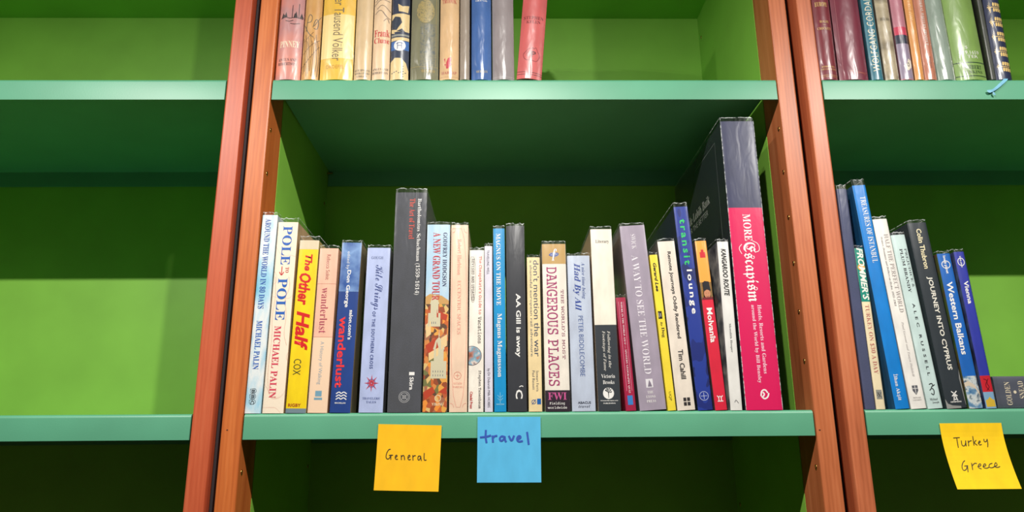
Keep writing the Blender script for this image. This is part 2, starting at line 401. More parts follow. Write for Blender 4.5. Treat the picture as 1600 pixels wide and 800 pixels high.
G1 = 'travel books on the middle shelf of the centre bookcase'
WHT = (245, 243, 238)
HB, PB = 'hardback_book', 'paperback_book'
SKY = art('noise', [(120, 196, 224), (176, 218, 236), (236, 240, 238), (150, 206, 230), (214, 232, 232)], 9, (3, 3, 1), 'LINEAR')
book(HB, 'pale sky-blue hardback with clouds and blue capitals, leftmost against the orange post', -1.5, 20.3, 256, .4, .165, mat=SKY, group=G1, els=[
    title('AROUND THE WORLD IN 80 DAYS', 'B', .02, .49, .24, .62, (40, 88, 176)), author('MICHAEL PALIN', 'B', .55, .79, .26, .62, (40, 96, 190)),
    ('k', 'square_marks', [[(.25, v), (.6, v-.004), (.62, v+.018), (.27, v+.022), (.25, v)] for v in (.885, .911, .937)], .45, (50, 60, 70)),
    mark('BBC', 'S', .888, .958, .33, .54, (50, 60, 70), 'd', 1.6)])
book(HB, 'cream hardback with fine map lines, blue and red serif capitals and a small red arrow', 19.9, 26.6, 246, .4, .165, mat=art('lines', [(232, 196, 176), (250, 234, 210)], 14, (1, 1, .6), 'LINEAR'), side=(226, 190, 150), group=G1, filmh=.006, els=[
    title('POLE', 'B', .022, .235, .28, .74, (38, 100, 190)), T('title_lettering', 'TO', 'B', .248, .278, .55, .72, (200, 60, 60)),
    ('k', 'arrow', [[(.38, .245), (.38, .29)], [(.28, .275), (.38, .295), (.48, .275)]], 1.1, (205, 50, 50)),
    title('POLE', 'B', .308, .53, .24, .70, (38, 100, 190)), author('MICHAEL PALIN', 'B', .56, .925, .26, .58, (222, 66, 92)),
    ('k', 'map_line', [[(.75, .3), (.85, .36), (.6, .42), (.8, .5), (.7, .6), (.9, .66)], [(.1, .3), (.2, .42), (.08, .5), (.2, .62), (.1, .8), (.25, .9)]], .25, (214, 150, 130))])
book(HB, 'bright yellow hardback with red brush lettering and a beige top', 48.3, 25.8, 221, .8, .16, color=(255, 218, 8), side=(216, 196, 130), group=G1, filmh=.006, els=[
    band(0, .055, (224, 208, 176)), ('r', 'spine_band', .975, 1, 0, 1, (120, 140, 150)),
    title('The', 'L', .085, .185, .36, .72, (216, 28, 30)), title('Other', 'L', .2, .39, .14, .74, (216, 28, 30)), title('Half', 'L', .425, .65, .16, .82, (216, 28, 30)),
    author('COX', 'T', .7, .79, .22, .58, (50, 60, 40)), mark('RIGBY', 'S', .948, .966, .12, .72, (170, 60, 20), 'h')])
book(PB, 'salmon-pink paperback with thin brown lowercase title, between yellow and navy books', 75.2, 24.8, 210, .8, .135, color=(250, 196, 168), side=(240, 190, 160), group=G1, els=[
    band(.555, 1, (248, 216, 184)), ('k', 'rule', [[(0, .225), (1, .225)], [(0, .553), (1, .553)]], .3, (214, 140, 120)),
    author('Rebecca Solnit', 'T', .04, .2, .42, .62, (170, 98, 88)), title('wanderlust', 'R', .25, .53, .28, .66, (178, 84, 98)),
    T('subtitle_lettering', 'A History of Walking', 'T', .58, .835, .36, .6, (158, 176, 186)),
    ('p', 'crest', [[(.34, .872), (.66, .872), (.66, .905), (.34, .905)], [(.3, .912), (.7, .912), (.7, .925), (.3, .925)]], (122, 166, 186))])
book(PB, 'dark navy paperback with cloudy top and large red lowercase title', 102.2, 26.2, 217.5, 1.2, .135, color=(28, 66, 140), side=(170, 150, 110), group=G1, els=[
    pic(.0, .3, art('noise', [(28, 66, 140), (40, 84, 156), (130, 166, 214), (36, 76, 150)], 16, (1, 1, 1), 'LINEAR')),
    T('editor_lettering', 'edited by', 'T', .055, .165, .28, .46, WHT), author('Don George', 'S', .17, .395, .32, .56, WHT),
    T('site_lettering', 'salon.com\u2019s', 'S', .41, .585, .62, .8, WHT), title('wanderlust', 'S', .45, .86, .17, .56, (240, 56, 58)),
    ('k', 'wave_mark', [[(.28, v+.012), (.42, v), (.5, v+.014), (.62, v), (.76, v+.012)] for v in (.882, .898, .914)], 1.2, WHT), mark('MACMILLAN', 'S', .942, .95, .24, .74, WHT, 'h')])
KIT = (60, 76, 138)
book(PB, 'pale lavender paperback with looping script title and a red compass star', 137.9, 30.4, 210.5, .6, .14, color=(186, 198, 236), side=(150, 150, 160), group=G1, els=[
    author('GOUGH', 'R', .055, .072, .2, .7, (96, 108, 150), 'h'), title('Kite Strings', 'C', .11, .39, .26, .74, KIT), T('title_lettering', 'OF THE SOUTHERN CROSS', 'S', .4, .745, .36, .5, KIT, 'd', 1.2),
    ('p', 'compass_star', [[(.48+.30*math.cos(a), .83+.052*math.sin(a)), (.48+.05*math.cos(a+1.2), .83+.009*math.sin(a+1.2)), (.48+.05*math.cos(a-1.2), .83+.009*math.sin(a-1.2))] for a in [k*math.pi/4 for k in range(8)]], (196, 70, 86)),
    ('k', 'compass_ring', [ring(.48, .83, .15, 20, .155)], .6, (70, 90, 150)), mark('TRAVELERS\u2019', 'R', .912, .925, .14, .86, KIT, 'h'), mark('TALES', 'R', .933, .946, .3, .7, KIT, 'h')])
book(HB, 'tall charcoal-grey hardback with white and red serif title near its top', 173, 41.8, 287, .3, .2, color=(76, 78, 84), side=(70, 72, 76), cloth=True, group=G1, filmh=.006, els=[
    author('Bartholom\u00e4us Schachman (1559\u20131614)', 'R', .03, .485, .68, .84, WHT), title('The Art of Travel', 'R', .03, .225, .46, .63, (222, 84, 66)),
    ('r', 'white_block', .828, .842, .62, .78, WHT), mark('Skira', 'S', .85, .905, .64, .76, WHT),
    ('k', 'round_emblem', [ring(.5, .935, .16, 24, .148), ring(.5, .935, .12, 24, .148), ring(.5, .935, .05, 16, .148), [(.42, .925), (.58, .945)], [(.42, .945), (.58, .925)]], .5, (190, 190, 190))])
TOWN = art('vor', [(206, 104, 44), (234, 168, 76), (156, 76, 42), (226, 190, 120), (190, 92, 52), (120, 120, 70), (240, 150, 60), (170, 110, 80), (100, 70, 50), (220, 140, 70)], 190, (1, 1, .7))
def tower(u, v, s):
    """small domed building printed on a spine"""
    return [[(u-.16*s, v), (u+.16*s, v), (u+.16*s, v-.045*s), (u-.16*s, v-.045*s)], [(u-.10*s, v-.045*s), (u+.10*s, v-.045*s), (u+.10*s, v-.075*s), (u-.10*s, v-.075*s)],
            [(u-.12*s, v-.075*s), (u+.12*s, v-.075*s), (u+.07*s, v-.098*s), (u, v-.108*s), (u-.07*s, v-.098*s)], [(u-.012*s, v-.108*s), (u+.012*s, v-.108*s), (u, v-.13*s)]]
book(HB, 'hardback with blue sky and an orange painted hill town on its spine', 216.4, 30.6, 242, .2, .165, mat=paper((168, 206, 232), c2=(196, 218, 230)), side=(230, 200, 160), group=G1, els=[
    pic(.43, 1, TOWN), ('p', 'painted_hill', [[(0, .44), (0, .40), (.2, .385), (.45, .41), (.7, .395), (1, .42), (1, .44)]], (206, 160, 96)),
    ('p', 'painted_towers', tower(.4, .56, 1.6)+tower(.62, .83, 2.0), (212, 204, 172)), ('p', 'painted_roofs', [[(.05, .66), (.5, .62), (.6, .67), (.2, .70)], [(.5, .47), (.95, .50), (.9, .53), (.5, .51)], [(.0, .9), (.4, .87), (.5, .9), (.1, .94)], [(.62, .9), (.95, .87), (1, .91)]], (190, 70, 44)),
    ('p', 'painted_walls', [[(.2, .70), (.6, .67), (.6, .71), (.22, .74)], [(.05, .55), (.25, .53), (.28, .6), (.08, .62)], [(.7, .62), (.95, .6), (.95, .66), (.72, .68)]], (238, 206, 150)),
    ('k', 'painted_windows', [[(x, v), (x, v+.008)] for x in (.4, .5, .6, .7, .8) for v in (.79, .81)]+[[(x, .545), (x, .535)] for x in (.3, .38, .46)], .7, (110, 110, 120)),
    author('GODFREY HODGSON', 'B', .045, .345, .7, .88, (44, 50, 96)), title('A NEW GRAND TOUR', 'B', .045, .42, .28, .6, (196, 44, 56)),
    ('k', 'round_mark', [ring(.62, .93, .12, 16, .13)], .8, (240, 220, 180)), mark('VIKING', 'B', .953, .967, .38, .86, (240, 226, 190), 'h')])
PNK = (236, 168, 148)
book(HB, 'pale peach hardback with faint pink lettering inside a thin pink frame', 249.2, 22.9, 241.5, -.1, .16, color=(246, 214, 186), side=(226, 196, 160), group=G1, els=[
    ('k', 'pink_frame', [[(.08, .02), (.92, .02), (.92, .975), (.08, .975), (.08, .02)], [(.08, .045), (.22, .04), (.26, .02)], [(.92, .045), (.78, .04), (.74, .02)], [(.08, .955), (.22, .96), (.26, .975)], [(.92, .955), (.78, .96), (.74, .975)]], .5, PNK),
    author('Robert Harbison', 'R', .08, .28, .38, .6, PNK), title('ECCENTRIC SPACES', 'R', .31, .6, .4, .6, PNK),
    ('k', 'round_emblem', [ring(.45, .815, .2, 18, .095), [(.35, .815), (.55, .815)], [(.45, .805), (.45, .825)]], .5, (226, 140, 120)), mark('SECKER', 'R', .85, .86, .24, .7, PNK, 'h'), mark('WARBURG', 'R', .868, .878, .2, .74, PNK, 'h')])
book(PB, 'ivory paperback with red narrow title, boxed subtitle and a small planet globe', 272.8, 19.4, 207, .1, .14, color=(250, 242, 228), group=G1, els=[
    title('The Cheapskate\u2019s Guide to', 'M', .04, .41, .6, .86, (212, 48, 48)), title('Vacations', 'M', .425, .59, .6, .86, (60, 50, 50)),
    T('subtitle_lettering', 'REVISED AND UPDATED', 'M', .055, .325, .16, .34, (70, 60, 60)), ('k', 'box_rule', [[(.1, .045), (.42, .045), (.42, .335), (.1, .335), (.1, .045)]], .3, (80, 70, 70)),
    ('p', 'globe', [[(max(.0, u), v) for u, v in circle(.22, .665, .62, 28, .094)]], art('noise', [(96, 66, 60), (190, 120, 96), (120, 170, 190), (236, 214, 200), (60, 60, 80)], 60, (1, 1, 1), 'LINEAR')),
    ('k', 'globe_rim', [[(max(.0, u), v) for u, v in ring(.22, .665, .62, 28, .094)]], .6, (90, 80, 90)),
    author('Stephen Tanenbaum', 'M', .755, .98, .62, .84, (60, 50, 60)), mark('Citadel Press', 'S', .88, .98, .12, .3, (200, 60, 60))])
book(PB, 'very thin pale lilac paperback with tiny black lettering', 293.2, 10.8, 212.5, -.2, .135, color=(228, 224, 236), group=G1, els=[
    title('TRAVELLING WELL', 'T', .025, .18, .3, .6, (80, 76, 90)), author('by Dr Deborah Mills HOBBS', 'T', .75, .975, .28, .66, (80, 76, 90))])
book(HB, 'bright cyan-blue hardback with white serif lettering beside the black book', 305, 15.6, 236.5, -.3, .165, color=(0, 150, 210), side=(190, 200, 205), group=G1, els=[
    title('MAGNUS ON THE MOVE', 'B', .03, .435, .26, .62, WHT), author('Magnus Magnusson', 'B', .48, .82, .22, .68, WHT),
    ('k', 'tree_mark', [[(.5, .955), (.5, .9)], [(.3, .93), (.5, .945), (.7, .93)], [(.3, .915), (.5, .93), (.7, .915)]], .5, (150, 214, 236)), mark('MAINSTREAM', 'S', .958, .965, .2, .8, (150, 214, 236), 'h')])
book(HB, 'near-black hardback with a short bold white title in its middle', 321.7, 24.4, 240, -.2, .165, color=(52, 54, 60), side=(60, 60, 66), group=G1, els=[
    title('AA Gill is away', 'S', .38, .72, .42, .74, WHT), mark('C', 'S', .888, .935, .42, .78, WHT), ('k', 'tick_mark', [[(.62, .874), (.72, .868), (.8, .872)]], 1.0, WHT)])
book(PB, 'cream-yellow paperback with grey-blue lowercase title in two sizes', 347.6, 17.4, 197, 0, .13, color=(246, 222, 168), group=G1, els=[
    title('don\u2019t mention the war', 's', .02, .655, .48, .9, (74, 84, 104)), T('subtitle_lettering', 'a shameful european rail adventure', 's', .02, .655, .16, .4, (110, 116, 120)),
    author('Stewart Ferris', 'T', .745, .875, .58, .76, (96, 100, 110)), author('Paul Bassett', 'T', .745, .865, .3, .48, (96, 100, 110)),
    ('p', 'blue_square_mark', [[(.62, .92), (.9, .92), (.9, .955), (.62, .955)]], (30, 100, 176)), ('k', 'loop_mark', [ring(.38, .94, .14, 14, .09), [(.26, .955), (.52, .925)]], .7, (60, 90, 150))])
MAG = (168, 62, 112)
book(PB, 'thick cream paperback with typewriter-style magenta capitals and a tan top band', 368.3, 31.4, 215, -.2, .145, color=(242, 234, 220), group=G1, els=[
    band(0, .125, (196, 160, 98)), ('r', 'spine_band', .88, 1, 0, 1, (48, 36, 48)),
    ('k', 'round_emblem', [[(.3, .07), (.45, .055), (.72, .058), (.62, .075), (.38, .078), (.3, .07)], [(.46, .1), (.52, .085), (.5, .05), (.6, .03)]], .9, (70, 84, 150)), ('p', 'oval_mark', [circle(.5, .067, .2, 16, .07)], (140, 150, 190)),
    T('title_lettering', 'f', 'J', .03, .105, .4, .62, WHT, 'h'),
    T('title_lettering', 'THE WORLD\u2019S MOST', 'M', .285, .7, .74, .88, (150, 90, 110)), title('DANGEROUS PLACES', 'M', .145, .855, .16, .6, MAG),
    mark('FWI', 'B', .893, .935, .12, .86, (206, 90, 150), 'h'), mark('Fielding', 'M', .946, .965, .18, .78, WHT, 'h'), mark('worldwide', 'M', .971, .985, .1, .86, WHT, 'h')])
BLU = (50, 76, 156)
book(PB, 'pale grey-blue paperback with italic blue title, right of the magenta-lettered one', 401.3, 29.8, 199, -.3, .135, color=(194, 204, 222), group=G1, els=[
    T('title_lettering', 'A nice time being', 'I', .045, .29, .58, .76, (66, 88, 150)), title('Had By All', 'J', .05, .365, .22, .56, BLU), author('PETER BIDDLECOMBE', 'T', .4, .785, .4, .6, (70, 96, 156)),
    mark('ABACUS', 'x', .94, .955, .26, .8, (50, 56, 76), 'h'), mark('travel', 'I', .962, .978, .28, .76, (50, 56, 76), 'h')])
book(PB, 'paperback with cream upper half and dark slate lower half with round white emblem', 433.8, 28.6, 235, -.5, .15, color=(246, 238, 220), side=(226, 190, 150), group=G1, els=[
    band(.542, 1, (54, 60, 66)), title('Literary', 'R', .062, .085, .22, .84, (60, 56, 60), 'h'), T('title_lettering', 'Following in the', 'I', .575, .775, .52, .68, (220, 216, 206)), T('title_lettering', 'Footsteps of Fame', 'I', .575, .79, .3, .46, (220, 216, 206)),
    author('Victoria', 'R', .808, .828, .2, .8, WHT, 'h'), author('Brooks', 'R', .84, .86, .26, .76, WHT, 'h'), ('p', 'round_emblem', [circle(.48, .908, .24, 22, .125)], WHT),
    ('p', 'flower', [[(.48, .905), (.48+.16*math.cos(a), .898+.02*math.sin(a)), (.48+.14*math.cos(a+.45), .898+.02*math.sin(a+.45))] for a in (-2.9, -2.2, -1.5, -.8, -.1)]+[[(.46, .90), (.5, .90), (.49, .932), (.47, .932)]], (50, 56, 60, .0001)),
    mark('GreatestEscapes.com', 'S', .943, .95, .12, .88, WHT, 'h'), mark('PUBLISHING', 'S', .957, .963, .24, .76, WHT, 'h')])
CRM = (240, 170, 190)
book(PB, 'short thin crimson paperback wedged low between slate and mauve books', 468, 13.4, 143, -2.7, .12, color=(170, 22, 66), group=G1, els=[
    title('WHERE IN THE WORLD AM I? \u2014 MYSTERY GEOGRAPHY QUIZ', 'R', .04, .85, .4, .6, (246, 226, 230)), ('k', 'rule', [[(.26, .04), (.26, .83)], [(.74, .04), (.74, .83)]], .35, CRM),
    ('p', 'blue_mark', [[(.26, .87), (.74, .87), (.74, .95), (.26, .95)]], (60, 130, 200))])
book(HB, 'thick mauve-grey hardback with silver capitals, leaning left', 485.2, 33.6, 239.5, -3.5, .165, color=(168, 156, 172), side=(150, 140, 150), group=G1, els=[
    author('SWICK', 'R', .05, .135, .4, .58, (232, 226, 232)), title('A WAY TO SEE THE WORLD', 'R', .17, .815, .34, .6, (238, 232, 238)),
    ('p', 'square_mark', [[(.34, .84), (.6, .84), (.6, .885), (.34, .885)]], (232, 228, 232)), ('p', 'figure_mark', [[(.4, .88), (.47, .845), (.52, .86), (.56, .88)]], (130, 120, 136, .0001)),
    mark('THE', 'R', .902, .915, .36, .58, WHT, 'h'), mark('LYONS', 'R', .925, .938, .3, .64, WHT, 'h'), mark('PRESS', 'R', .948, .961, .3, .64, WHT, 'h')])
book(PB, 'thin bright yellow paperback with black script author name, leaning left', 520, 11, 200, -3.4, .13, color=(252, 226, 60), group=G1, els=[
    author('Gerard Lee', 'L', .055, .245, .3, .68, (30, 30, 30)), ('r', 'black_block', .375, .425, .2, .66, (40, 36, 30)), T('title_lettering', 'by', 'J', .445, .475, .3, .6, (40, 36, 30)), title('Dog', 'B', .48, .545, .3, .74, (40, 36, 30)),
    ('k', 'white_slits', [[(.3, .385), (.3, .415)], [(.5, .39), (.5, .41)]], .5, WHT), mark('UQP', 'T', .885, .94, .3, .62, (90, 80, 30))])
book(PB, 'beige paperback with dark condensed title, between yellow and royal blue spines', 531.8, 23, 218, -3.2, .14, color=(238, 226, 210), side=(120, 116, 110), group=G1, els=[
    title('Remote Journeys Oddly Rendered', 'x', .065, .59, .44, .7, (50, 46, 46)), author('Tim Cahill', 'x', .655, .825, .42, .7, (50, 46, 46)),
    ('p', 'four_squares_mark', [[(a, b), (a+.16, b), (a+.16, b+.02), (a, b+.02)] for a in (.4, .6) for b in (.93, .955)], (50, 46, 46))])
NAV = art('blot', [(22, 40, 120), (30, 56, 150), (20, 36, 104), (34, 66, 164)], 40, (1, 1, .5))
book(HB, 'tall royal-blue hardback with spaced lowercase letters, green above and white below', 557.4, 19.4, 266, -2.9, .2, mat=NAV, side=(38, 50, 60), group=G1, filmh=.006, els=[
    title('transit', 'S', .065, .3, .3, .72, (52, 200, 110), 'd', 1.35), title('lounge', 'S', .325, .545, .28, .74, WHT, 'd', 1.35),
    ('k', 'round_mark', [ring(.5, .935, .28, 20, .073), [(.3, .935), (.7, .935)], [(.5, .92), (.5, .95)]], .6, (190, 200, 230))])
book(PB, 'paperback with orange top, small portrait in black hat and red lower part', 578.9, 15.6, 218.5, -2.6, .135, color=(226, 30, 62), side=(110, 90, 90), group=G1, els=[
    band(0, .36, (250, 172, 70)), ('p', 'red_tag', [[(.3, .07), (.76, .07), (.76, .105), (.3, .105)], [(.42, .055), (.64, .055), (.64, .07), (.42, .07)]], (214, 40, 50)),
    ('r', 'portrait_background', .255, .36, 0, 1, (140, 150, 120)), ('p', 'portrait_face', [circle(.52, .325, .27, 16, .10)], (206, 140, 104)),
    ('p', 'portrait_hat', [[(.24, .312), (.2, .26), (.4, .248), (.75, .252), (.84, .308), (.52, .3)]], (30, 28, 34, .0001)), ('k', 'portrait_features', [[(.4, .322), (.46, .322)], [(.6, .322), (.66, .322)], [(.42, .34), (.52, .345), (.64, .34)]], .5, (90, 50, 40)),
    ('p', 'portrait_collar', [[(0, .36), (.1, .345), (.35, .347), (.5, .358), (.7, .346), (1, .345), (1, .36)]], (120, 36, 44, .0001)),
    title('Molvan\u00eea', 'S', .41, .615, .3, .76, WHT), ('k', 'antler_mark', [[(.3, .92), (.4, .93), (.5, .92)], [(.5, .92), (.6, .93), (.72, .92)], [(.4, .95), (.4, .93)], [(.6, .95), (.6, .93)], [(.3, .95), (.72, .95)]], 1, WHT)])
book(PB, 'slim white paperback with black condensed title, left of the big pink book', 598, 15.3, 217.5, .1, .14, color=(236, 234, 228), sidemat=art('noise', [(60, 64, 70), (120, 120, 124), (180, 176, 170), (86, 90, 100), (150, 110, 100)], 24, (1, 1, 1), 'LINEAR'), group=G1, els=[
    title('KANGAROO ROUTE', 'L', .045, .335, .28, .72, (30, 30, 30)), author('Meredith Hooper', 'R', .5, .67, .4, .62, (90, 90, 90)), ('k', 'small_mark', [[(.4, .955), (.5, .94), (.6, .95), (.7, .96)]], .6, (80, 80, 80))])
big = book(HB, 'very tall thick book, navy above and bright pink below, at the shelf\u2019s right end', 617.2, 46.6, 390, -.1, .275, color=(52, 56, 88), side=(34, 40, 50), group=G1, filmh=.006, crease_glint=True, els=[
    ('r', 'spine_band', .322, 1, 0, 1, plain((222, 22, 92), .4)), title('MORE', 'B', .345, .44, .4, .62, WHT), title('Escapism', 'F', .445, .65, .26, .68, WHT),
    ('k', 'flourish', [[(.62, .44), (.78, .45), (.8, .475), (.66, .48)], [(.3, .452), (.2, .465), (.28, .485)]], .8, WHT),
    T('subtitle_lettering', 'Hotels, Resorts and Gardens', 'B', .66, .885, .56, .68, (248, 214, 226)), T('subtitle_lettering', 'around the World by Bill Bensley', 'B', .66, .915, .38, .5, (248, 214, 226)),
    ('k', 'swirl_mark', [[(.44, .955), (.46, .94), (.56, .935), (.62, .945)], [(.46, .958), (.52, .966), (.62, .96), (.65, .948)], [(.5, .945), (.54, .95), (.5, .957)]], 1.8, WHT)])
# frame line and lettering on the big book's left board
def board_print(parent, w, items):
    X = -w/2-.0002
    for nm, b_, rgb in items:
        for v in b_.verts: v.co = Vector((X, v.co.x, v.co.y))
        link(nm, b_, plain(rgb, .4), parent)
fr = strokes_bm([[(.2725, .352), (.2725, .030), (.034, .030), (.034, .372), (.2725, .372), (.2725, .03)]], .0007)
bm = bmesh.new()
def frame_line(bm, a, b, t=.0004):
    x0, x1 = min(a[0], b[0])-t, max(a[0], b[0])+t; y0, y1 = min(a[1], b[1])-t, max(a[1], b[1])+t
    bm.faces.new([bm.verts.new(p) for p in ((x0, y0, 0), (x1, y0, 0), (x1, y1, 0), (x0, y1, 0))])
fr.free()
for a, b in (((.034, .372), (.268, .372)), ((.034, .030), (.034, .372)), ((.268, .030), (.268, .372)), ((.034, .030), (.268, .030))): frame_line(bm, a, b)
its = [('frame_line', bm, (150, 156, 160))]
for s_, sty, ya, yb, za, zb in (('Ide Lebih Baik', 'B', .205, .079, .298, .312), ('FOR THE BETTER', 'T', .21, .092, .284, .293)):
    b_ = text_bm(s_, sty)
    for v in b_.verts: v.co = Vector((ya+(yb-ya)*v.co.x, za+(zb-za)*v.co.y, 0))
    its.append(('back_cover_lettering', b_, (196, 196, 192)))
board_print(big, .0466-.0008, its)

# ---- upper centre shelf (sizes in mm from the foot of each spine)
G2 = 'old hardbacks on the upper shelf of the centre bookcase'
ZU = .4535+TOP+.0003
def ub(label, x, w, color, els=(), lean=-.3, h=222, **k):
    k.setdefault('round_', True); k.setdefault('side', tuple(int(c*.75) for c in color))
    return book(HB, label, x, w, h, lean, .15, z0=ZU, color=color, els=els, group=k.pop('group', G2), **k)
INK = (60, 40, 44)
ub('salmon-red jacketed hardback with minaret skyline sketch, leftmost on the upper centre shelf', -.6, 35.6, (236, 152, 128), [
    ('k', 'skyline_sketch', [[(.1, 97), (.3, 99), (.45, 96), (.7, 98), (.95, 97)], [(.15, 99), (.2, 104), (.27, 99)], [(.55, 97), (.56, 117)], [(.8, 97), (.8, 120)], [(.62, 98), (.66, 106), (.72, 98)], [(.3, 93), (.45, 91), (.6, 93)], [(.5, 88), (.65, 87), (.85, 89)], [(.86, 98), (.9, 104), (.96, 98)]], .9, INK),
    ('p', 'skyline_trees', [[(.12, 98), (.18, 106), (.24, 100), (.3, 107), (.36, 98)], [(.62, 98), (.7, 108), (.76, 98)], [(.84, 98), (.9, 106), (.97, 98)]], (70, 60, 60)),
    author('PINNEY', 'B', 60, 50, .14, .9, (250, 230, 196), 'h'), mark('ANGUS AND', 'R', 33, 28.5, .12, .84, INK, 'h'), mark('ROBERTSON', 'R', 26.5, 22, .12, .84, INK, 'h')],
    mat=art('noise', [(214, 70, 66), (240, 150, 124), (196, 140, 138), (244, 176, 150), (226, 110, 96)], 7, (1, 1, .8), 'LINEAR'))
ub('golden-brown jacketed hardback with scratchy grass drawing, second on the upper centre shelf', 36.1, 24.4, (206, 158, 92), [
    ('k', 'drawn_letters', [[(.15, 76), (.25, 104), (.5, 100), (.45, 90), (.22, 90)], [(.55, 82), (.68, 96), (.86, 92), (.8, 78), (.6, 80)], [(.62, 84), (.98, 100)], [(.05, 86), (.3, 72), (.6, 66)]], .9, (96, 92, 80)),
    ('k', 'drawn_grass', [[(.1*i, 5+4*(i % 3)), (.1*i+.08, 30+7*(i % 4)), (.1*i-.05, 60+5*(i % 3))] for i in range(1, 10)]+[[(.05, 20), (.5, 34), (.95, 52)], [(.05, 40), (.6, 56), (.95, 62)], [(.1, 60), (.6, 74)]], .7, (120, 90, 56))],
    mat=art('noise', [(190, 140, 76), (226, 176, 104), (206, 150, 84), (232, 190, 128)], 20, (1, 1, .4), 'LINEAR'))
ub('broad yellow jacketed hardback with pale panel and grey vertical title', 61.5, 46.6, (246, 198, 70), [
    ('r', 'pale_panel', 33, 103, .0, .97, (250, 222, 150)), ('r', 'spine_band', .001, .0015, 0, .01, (246, 198, 70)),
    title('der Tausend V\u00f6lker', 's', 135, 29, .36, .66, (128, 116, 92)), mark('DROEFEL', 's', 22.5, 17, .2, .74, (200, 150, 60), 'h')])
ub('plain beige jacketed hardback with three tiny dark lines at its foot', 109.2, 24.4, (226, 196, 150), [
    mark('HUTCHINSONS', 'R', 15.5, 12.5, .06, .92, (100, 90, 80), 'h'), mark('BOOKLOVERS', 'R', 10.8, 8, .06, .92, (100, 90, 80), 'h'), mark('LIBRARY', 'R', 6, 3.5, .2, .8, (100, 90, 80), 'h')], lean=-.3)
ub('buff jacketed hardback with red author name under a grey head sketch', 134.3, 24.9, (240, 208, 168), [
    ('k', 'head_sketch', [[(.05, 118), (.4, 128), (.9, 124)], [(.2, 112), (.5, 120), (.95, 108)], [(.1, 104), (.4, 112), (.8, 98)], [(.5, 108), (.7, 100), (.95, 96)], [(.1, 124), (.5, 134), (.9, 132)], [(.6, 92), (.8, 98), (.9, 90)]], 1.0, (150, 130, 112)),
    author('Frank', 'B', 78, 67, .08, .94, (206, 40, 48), 'h'), author('Clune', 'B', 65, 56.5, .08, .94, (206, 40, 48), 'h'), mark('ANGUS AND', 'R', 17.5, 14, .04, .92, INK, 'h'), mark('ROBERTSON', 'R', 12, 8.5, .04, .92, INK, 'h')], lean=-.3)
CRE = (232, 206, 150)
ub('navy jacketed hardback with cream picture panels and a blue round emblem', 159.8, 26, (40, 52, 78), [
    ('r', 'cream_panel', 75, 104, .02, .98, CRE), ('p', 'cream_figure', [[(.4, 108), (.9, 106), (.95, 118), (.6, 116), (.35, 120)], [(.1, 84), (.0, 74), (.2, 72)]], CRE),
    ('p', 'dark_figure', [[(.02, 80), (.3, 78), (.6, 90), (.5, 98), (.2, 100), (.02, 94)], [(.3, 76), (.8, 74), (.6, 80)]], (46, 56, 74, .00012)), ('k', 'figure_lines', [[(.05, 92), (.3, 96), (.4, 88)], [(.1, 84), (.3, 88), (.5, 82)], [(.6, 80), (.8, 86), (.9, 78)]], .7, (214, 196, 150)),
    ('r', 'blue_band', 46, 60, 0, 1, (60, 110, 180)), ('r', 'cream_line', 61, 66, 0, 1, CRE), ('r', 'cream_line', 68, 71, 0, 1, (150, 150, 140)),
    ('p', 'round_emblem', [circle(.5, 53, .34, 20, 1)] if False else [[(.5+.32*math.cos(a*.314), 53+8.5*math.sin(a*.314)) for a in range(20)]], WHT), ('k', 'emblem_letters', [[(.38, 48), (.38, 58)], [(.38, 53), (.6, 53)], [(.6, 48), (.6, 58)], [(.3+.0, 56), (.5, 58), (.7, 56)]], .9, (50, 80, 140)),
    ('p', 'cream_hill', [[(0, 1), (1, 1), (1, 14), (.85, 26), (.6, 33), (.25, 34), (0, 28)]], CRE), ('k', 'dotted_route', [[(.1+.12*i, 10+1.2*(i % 3)), (.14+.12*i, 10.5+1.2*(i % 3))] for i in range(7)]+[[(.7, 4+4*i), (.72, 5+4*i)] for i in range(5)], 1.2, (50, 60, 80))], lean=-.3)
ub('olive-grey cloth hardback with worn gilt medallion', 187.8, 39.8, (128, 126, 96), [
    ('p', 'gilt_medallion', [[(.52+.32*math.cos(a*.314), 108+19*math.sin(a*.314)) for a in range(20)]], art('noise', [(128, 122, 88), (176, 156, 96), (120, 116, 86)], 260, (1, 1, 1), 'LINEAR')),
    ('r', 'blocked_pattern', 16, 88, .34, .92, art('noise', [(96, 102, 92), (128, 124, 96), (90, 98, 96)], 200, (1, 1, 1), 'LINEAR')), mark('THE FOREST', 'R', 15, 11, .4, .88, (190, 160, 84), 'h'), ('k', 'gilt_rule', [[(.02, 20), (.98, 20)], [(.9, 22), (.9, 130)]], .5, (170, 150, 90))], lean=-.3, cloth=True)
ub('tan cloth hardback with a small red lion above red lettering', 228.8, 27.6, (224, 186, 138), [
    title('TRODOK', 'R', 128, 121, .12, .86, (190, 70, 70), 'h'), mark('HARRAP', 'R', 12.5, 8.5, .12, .88, (176, 70, 70), 'h'), ('k', 'gilt_rule', [[(0, 4), (1, 4)]], .5, (190, 150, 100)),
    ('p', 'lion_emblem', [[(.35, 17), (.4, 22), (.36, 27), (.44, 33), (.6, 35), (.62, 30), (.54, 27), (.64, 24), (.56, 21), (.66, 17), (.54, 17), (.5, 20), (.46, 17)], [(.3, 26), (.24, 32), (.3, 33)], [(.3, 20), (.26, 24), (.34, 24)]], (196, 50, 64))], lean=-.3, cloth=True)
ub('slim taupe hardback, narrowest on the upper centre shelf', 257.4, 14, (156, 142, 126), [], lean=-.3, cloth=True)
ub('royal-blue cloth hardback with a faint gilt word at its foot', 273.4, 28.6, (62, 104, 168), [mark('METHUEN', 'R', 14, 10.5, .24, .8, (210, 190, 120), 'h'), title('TRAVEL', 'R', 132, 124, .2, .8, WHT, 'h')], lean=-.3, cloth=True)
